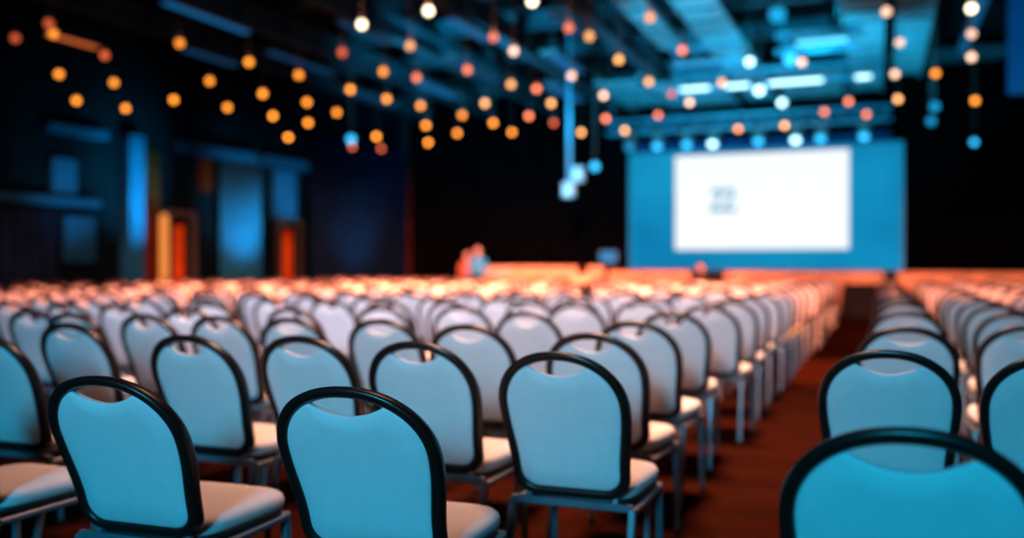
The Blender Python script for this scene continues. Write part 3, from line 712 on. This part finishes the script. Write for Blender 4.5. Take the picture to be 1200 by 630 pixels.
# ---------------------------------------------------------------- people (far away by the stage)
def person(name, loc, rz, joints, edges, radii, zones, label, hair_c, head_c, face_dir):
    root = empty(name, loc, rz); tag(root, label, 'person')
    me = bpy.data.meshes.new('skeleton'); me.from_pydata([joints[k] for k in joints], [(list(joints).index(a), list(joints).index(b)) for a, b in edges], [])
    o = bpy.data.objects.new('skeleton', me); COL.objects.link(o)
    sk = o.modifiers.new('skin', 'SKIN'); ss = o.modifiers.new('sub', 'SUBSURF'); ss.levels = 2; ss.render_levels = 2
    for i, k in enumerate(joints):
        r = radii[k]; me.skin_vertices[0].data[i].radius = r if isinstance(r, tuple) else (r, r)
        me.skin_vertices[0].data[i].use_root = (k == 'pelvis')
    dg = bpy.context.evaluated_depsgraph_get()
    dg.update()
    nm = bpy.data.meshes.new_from_object(o.evaluated_get(dg)); nm.name = 'body'
    bpy.data.objects.remove(o)
    nm.materials.clear()
    for m in zones[0]: nm.materials.append(m)
    for p in nm.polygons:
        p.use_smooth = True; p.material_index = zones[1](p.center)
    b = bpy.data.objects.new('body', nm); COL.objects.link(b); b.parent = root
    H = Vector(head_c); f = Vector(face_dir)
    bm = bmesh.new(); ball(bm, H, 0.105, 20, (0.82, 0.98, 1.12)); 
    ball(bm, H + f * 0.10 + Vector((0, 0, -0.015)), 0.018, 10, (0.8, 1.3, 1.2))
    sd = Vector((f.y, -f.x, 0))
    for s in (-1, 1): ball(bm, H + sd * s * 0.086, 0.025, 8, (0.5, 0.8, 1.2))
    mesh_obj('head', bm, M['skin'], root)
    bm = bmesh.new()
    for s in (-1, 1): ball(bm, H + f * 0.092 + sd * s * 0.033 + Vector((0, 0, 0.012)), 0.010, 8)
    box(bm, H + f * 0.095 + Vector((0, 0, -0.055)), (0.045, 0.008, 0.008))
    mesh_obj('face_features', bm, M['eye'], root)
    bm = bmesh.new(); ball(bm, H - f * 0.018 + Vector((0, 0, 0.028)), 0.108, 20, (0.88, 0.98, 1.05)); mesh_obj('hair', bm, M['hair'], root)
    return root

def standing_joints(arm_bend=0.0, step=0.06):
    J = {'pelvis': (0, 0, 0.95), 'waist': (0, 0, 1.08), 'chest': (0, -0.01, 1.30), 'neck0': (0, 0, 1.44), 'neck': (0, -0.01, 1.52), 'head': (0, -0.01, 1.58)}
    R = {'pelvis': (0.155, 0.11), 'waist': (0.135, 0.10), 'chest': (0.165, 0.11), 'neck0': (0.08, 0.07), 'neck': (0.05, 0.05), 'head': (0.05, 0.05)}
    E_ = [('pelvis', 'waist'), ('waist', 'chest'), ('chest', 'neck0'), ('neck0', 'neck'), ('neck', 'head')]
    for s, n in ((-1, 'l'), (1, 'r')):
        st = step * s
        J.update({'hip' + n: (0.09 * s, 0, 0.86), 'knee' + n: (0.10 * s, -0.02 + st, 0.48), 'ankle' + n: (0.10 * s, 0.02 + st, 0.09), 'toe' + n: (0.12 * s, -0.14 + st, 0.035)})
        R.update({'hip' + n: 0.09, 'knee' + n: 0.058, 'ankle' + n: 0.04, 'toe' + n: (0.035, 0.03)})
        E_ += [('pelvis', 'hip' + n), ('hip' + n, 'knee' + n), ('knee' + n, 'ankle' + n), ('ankle' + n, 'toe' + n)]
        b = arm_bend if s > 0 else 0.0
        el = (0.25 * s, 0.0, 1.12); wr = (0.25 * s - 0.08 * b * s, -0.06 - 0.2 * b, 0.87 + 0.22 * b)
        J.update({'sh' + n: (0.185 * s, 0, 1.40), 'el' + n: el, 'wr' + n: wr})
        R.update({'sh' + n: 0.055, 'el' + n: 0.038, 'wr' + n: 0.026})
        E_ += [('chest', 'sh' + n), ('sh' + n, 'el' + n), ('el' + n, 'wr' + n)]
        d = (Vector(wr) - Vector(el)).normalized()
        pm = Vector(wr) + d * 0.06; J['palm' + n] = tuple(pm); R['palm' + n] = (0.032, 0.018); E_.append(('wr' + n, 'palm' + n))
        for fi in range(4):
            q = pm + d * (0.045 if fi in (0, 3) else 0.052) + Vector((0, (fi - 1.5) * 0.019, 0)); q2 = q + d * 0.032 + Vector((-0.012 * s, 0, 0))
            J['f%d%s' % (fi, n)] = tuple(q); J['g%d%s' % (fi, n)] = tuple(q2); R['f%d%s' % (fi, n)] = 0.0085; R['g%d%s' % (fi, n)] = 0.007
            E_ += [('palm' + n, 'f%d%s' % (fi, n)), ('f%d%s' % (fi, n), 'g%d%s' % (fi, n))]
        t = Vector(wr) + d * 0.03 + Vector((0, -0.03, 0)); t2 = t + d * 0.035 + Vector((-0.01 * s, -0.015, 0))
        J['t' + n] = tuple(t); J['u' + n] = tuple(t2); R['t' + n] = 0.010; R['u' + n] = 0.008; E_ += [('wr' + n, 't' + n), ('t' + n, 'u' + n)]
    return J, R, E_
def seated_joints(lean=0.0):
    J = {'pelvis': (0, 0, 0.56), 'waist': (0, -0.02 - lean * 0.2, 0.70), 'chest': (0, -0.03 - lean * 0.5, 0.90), 'neck0': (0, -0.03 - lean * 0.8, 1.04), 'neck': (0, -0.04 - lean, 1.11), 'head': (0, -0.05 - lean, 1.17)}
    R = {'pelvis': (0.165, 0.12), 'waist': (0.14, 0.11), 'chest': (0.17, 0.12), 'neck0': (0.08, 0.07), 'neck': (0.05, 0.05), 'head': (0.05, 0.05)}
    E_ = [('pelvis', 'waist'), ('waist', 'chest'), ('chest', 'neck0'), ('neck0', 'neck'), ('neck', 'head')]
    for s, n in ((-1, 'l'), (1, 'r')):
        J.update({'hip' + n: (0.09 * s, -0.05, 0.56), 'knee' + n: (0.12 * s, -0.47, 0.53), 'ankle' + n: (0.12 * s, -0.50, 0.09), 'toe' + n: (0.13 * s, -0.65, 0.035)})
        R.update({'hip' + n: 0.09, 'knee' + n: 0.06, 'ankle' + n: 0.04, 'toe' + n: (0.035, 0.03)})
        E_ += [('pelvis', 'hip' + n), ('hip' + n, 'knee' + n), ('knee' + n, 'ankle' + n), ('ankle' + n, 'toe' + n)]
        el = (0.25 * s, -0.08 - lean * 0.4, 0.74); wr = (0.12 * s, -0.30, 0.66)
        J.update({'sh' + n: (0.185 * s, -0.03 - lean * 0.7, 1.00), 'el' + n: el, 'wr' + n: wr}); R.update({'sh' + n: 0.055, 'el' + n: 0.038, 'wr' + n: 0.026})
        E_ += [('chest', 'sh' + n), ('sh' + n, 'el' + n), ('el' + n, 'wr' + n)]
        d = (Vector(wr) - Vector(el)).normalized(); side = Vector((-d.y, d.x, 0)).normalized()
        pm = Vector(wr) + d * 0.06; J['palm' + n] = tuple(pm); R['palm' + n] = (0.032, 0.018); E_.append(('wr' + n, 'palm' + n))
        for fi in range(4):
            q = pm + d * (0.045 if fi in (0, 3) else 0.052) + side * ((fi - 1.5) * 0.019); q2 = q + d * 0.03 + Vector((0, 0, -0.012))
            J['f%d%s' % (fi, n)] = tuple(q); J['g%d%s' % (fi, n)] = tuple(q2); R['f%d%s' % (fi, n)] = 0.0085; R['g%d%s' % (fi, n)] = 0.007
            E_ += [('palm' + n, 'f%d%s' % (fi, n)), ('f%d%s' % (fi, n), 'g%d%s' % (fi, n))]
        t = Vector(wr) + d * 0.03 + side * 0.035 * s; t2 = t + d * 0.035
        J['t' + n] = tuple(t); J['u' + n] = tuple(t2); R['t' + n] = 0.010; R['u' + n] = 0.008; E_ += [('wr' + n, 't' + n), ('t' + n, 'u' + n)]
    return J, R, E_
def zones_standing(shirt, trousers):
    def f(c):
        if c.z > 1.475: return 0
        if c.z < 0.10: return 3
        if abs(c.x) > 0.13 and c.z < 0.86 or abs(c.x) > 0.2 and c.z < 0.90: return 0
        if c.z > 0.98 or (abs(c.x) > 0.19): return 1
        return 2
    return ([M['skin'], shirt, trousers, M['rubber']], f)
def zones_seated(shirt, trousers):
    def f(c):
        if c.z > 1.065: return 0
        if c.z < 0.10: return 3
        if c.y < -0.28 and c.z > 0.615 and abs(c.x) < 0.16: return 0
        if c.z > 0.63: return 1
        return 2
    return ([M['skin'], shirt, trousers, M['rubber']], f)
J, R, E_ = standing_joints(0.6)
person('person', (-10.35, 23.45, 0), 0.3, J, E_, R, zones_standing(M['blueshirt'], M['blackcloth']), 'person in a bright blue shirt standing by the left riser', None, (0, -0.02, 1.65), (0, -1, 0))
J, R, E_ = standing_joints(0.2)
p2 = person('person', (-10.78, 23.65, 0), 0.8, J, E_, R, zones_standing(M['rustshirt'], M['blackcloth']), 'person in rust-brown top standing close behind the one in blue', None, (0, -0.02, 1.65), (0, -1, 0))
p2.scale = (0.93, 0.93, 0.93)
J, R, E_ = seated_joints(0.20)
p3 = person('person', (-4.20, 23.74, -0.03), 0.0, J, E_, R, zones_seated(M['blackcloth'], M['blackcloth']), 'person in black sitting low on the steps under the screen', None, (0, -0.26, 1.22), (0, -1, 0))
# one person in black seated among the far rows, leaning forward, seen from behind
tx, ty = -4.31, 13.35
seat_c = min(cands, key=lambda c: (c[4] - tx) ** 2 + (c[5] - ty) ** 2)
J, R, E_ = seated_joints(0.26)
J = {k: (a, b, c + (0.0 if k.startswith(('ankle', 'toe')) else 0.02 if k.startswith(('head', 'neck')) else 0.11)) for k, (a, b, c) in J.items()}
person('person', (seat_c[4], seat_c[5] + 0.375, 0), PI, J, E_, R, zones_seated(M['blackcloth'], M['blackcloth']), 'person in black seated among the blurred rows left of the screen, seen from behind', None, (0, -0.33, 1.24), (0, -1, 0)).scale = (0.92, 0.92, 0.92)

# ---------------------------------------------------------------- lights
def aim(o, target):
    d = Vector(target) - o.location; o.rotation_euler = d.to_track_quat('-Z', 'Y').to_euler()
def spot(loc, target, power, col, angle, blend=0.6, size=0.3, name='spot_lamp'):
    l = bpy.data.lights.new(name, 'SPOT'); l.energy = power; l.color = col; l.spot_size = math.radians(angle); l.spot_blend = blend; l.shadow_soft_size = size
    o = bpy.data.objects.new(name, l); COL.objects.link(o); o.location = loc; aim(o, target); return o
def area(loc, target, power, col, sx, sy, name='area_lamp', spread=180):
    l = bpy.data.lights.new(name, 'AREA'); l.energy = power; l.color = col; l.shape = 'RECTANGLE'; l.size = sx; l.size_y = sy; l.spread = math.radians(spread)
    o = bpy.data.objects.new(name, l); COL.objects.link(o); o.location = loc; aim(o, target); return o
BL = (0.015, 0.60, 1.0)
spot((0.0, -6.7, 3.8), (-4.5, 22.0, 0.4), 3700, BL, 62, 1.0, 0.8, 'rear_blue_wash')
spot((-3.0, 1.0, 5.4), (-6.0, 12.0, 0.4), 2100, (0.12, 0.58, 1.0), 70, 1.0, 0.6, 'mid_blue_wash')
spot((-1.0, -6.0, 4.6), (-2.4, 18.0, 0.4), 1900, (1.0, 0.74, 0.68), 35, 1.0, 0.5, 'rear_neutral_wash')
spot((-3.0, 1.5, 5.6), (-6.0, 12.5, 0.4), 3300, (1.0, 0.52, 0.46), 84, 1.0, 0.6, 'mid_warm_wash')
for i, (tx, ty, pw) in enumerate(((-12.6, 12.0, 28000), (-11.8, 17.0, 85000), (-9.0, 19.5, 108000), (-5.5, 20.0, 88000), (-2.0, 20.0, 34000), (2.5, 20.0, 30000))):
    spot((-2.4 + 0.4 * i, 2.0, 5.4), (tx, ty, 0.6), pw, (1.0, 0.235, 0.095), 27, 1.0, 0.4, 'warm_far_wash')
for x in (-8.5, -5.0, -1.8, 1.5, 4.2):
    spot((x, 21.5, 4.2), (x, 24.3, 1.0), 230, (1.0, 0.34, 0.12), 75, 0.6, 0.2, 'skirt_light')
spot((-2.0, 6.6, 6.9), (-2.0, 6.6, 0), 11000, (1.0, 0.46, 0.28), 82, 1.0, 1.0, 'overhead_warm')
spot((-0.4, 11.5, 6.9), (-0.45, 11.5, 0), 15000, (1.0, 0.30, 0.10), 30, 0.8, 0.3, 'aisle_downlight')
spot((-9.2, 20.8, 4.6), (-10.4, 23.4, 1.3), 500, (0.02, 0.55, 1.0), 28, 0.6, 0.2, 'added_shirt_spot')  # added lamp without a visible source, keeps the shirt blue under the orange wash
# blue uplight into the ceiling structure
spot((-1.0, 16.0, 2.4), (-1.5, 22.5, 6.0), 6000, (0.01, 0.62, 0.92), 75, 0.8, 0.4, 'ceiling_blue')
spot((-3.5, 13.0, 2.6), (-3.0, 19.5, 6.0), 5000, (0.01, 0.62, 0.92), 60, 0.8, 0.4, 'ceiling_blue')
spot((2.0, 14.0, 2.6), (2.4, 19.0, 5.6), 2200, (0.01, 0.62, 0.92), 45, 0.6, 0.3, 'ceiling_blue')
spot((-7.5, 14.0, 2.6), (-8.0, 20.5, 6.0), 14000, (0.01, 0.56, 0.92), 80, 0.9, 0.4, 'ceiling_blue')
# blue wall uplights
def wall_spot(y, z, p, tz, ang=40):
    spot((XL + 2.4, y, z), (XL + 0.1, y, tz), p, (0.003, 0.85, 0.92), ang, 0.9, 0.2, 'wall_uplight')
wall_spot(15.02, 1.05, 3000, 3.0, 52)
wall_spot(18.5, 1.05, 2300, 2.6, 60)
wall_spot(20.5, 1.5, 800, 3.3, 48)
wall_spot(13.4, 1.05, 700, 3.0, 58)
wall_spot(23.5, 1.05, 600, 2.8, 90)
spot((XL - 0.9, 16.5, 2.2), (XL - 1.6, 16.5, 0.6), 12, (1.0, 0.20, 0.03), 150, 0.5, 0.1, 'lobby_lamp')
spot((XL - 0.9, 20.75, 2.2), (XL - 1.6, 20.75, 0.6), 22, (1.0, 0.20, 0.03), 150, 0.5, 0.1, 'lobby_lamp')

w = bpy.data.worlds.new('night'); scene.world = w; w.use_nodes = True
w.node_tree.nodes['Background'].inputs[0].default_value = (0.003, 0.005, 0.01, 1)
w.node_tree.nodes['Background'].inputs[1].default_value = 1.0

# ---------------------------------------------------------------- camera
cam = bpy.data.cameras.new('camera'); co = bpy.data.objects.new('camera', cam); COL.objects.link(co)
co.location = (0, 0, 1.25)
cam.sensor_width = 36; cam.lens = 32.4; cam.clip_start = 0.05; cam.clip_end = 200
yaw = math.atan(430 / 1080)
co.rotation_euler = (PI / 2 - 5 / 1080, 0, yaw)
cam.dof.use_dof = True; cam.dof.focus_distance = 2.4; cam.dof.aperture_fstop = 0.92
scene.camera = co
scene.view_settings.view_transform = 'Standard'; scene.view_settings.look = 'None'
scene.view_settings.exposure = 0.0; scene.view_settings.gamma = 1.0; scene.view_settings.use_curve_mapping = False
scene.cycles.use_denoising = True
scene.cycles.max_bounces = 5; scene.cycles.sample_clamp_indirect = 3.0
scene.cycles.caustics_reflective = False; scene.cycles.caustics_refractive = False
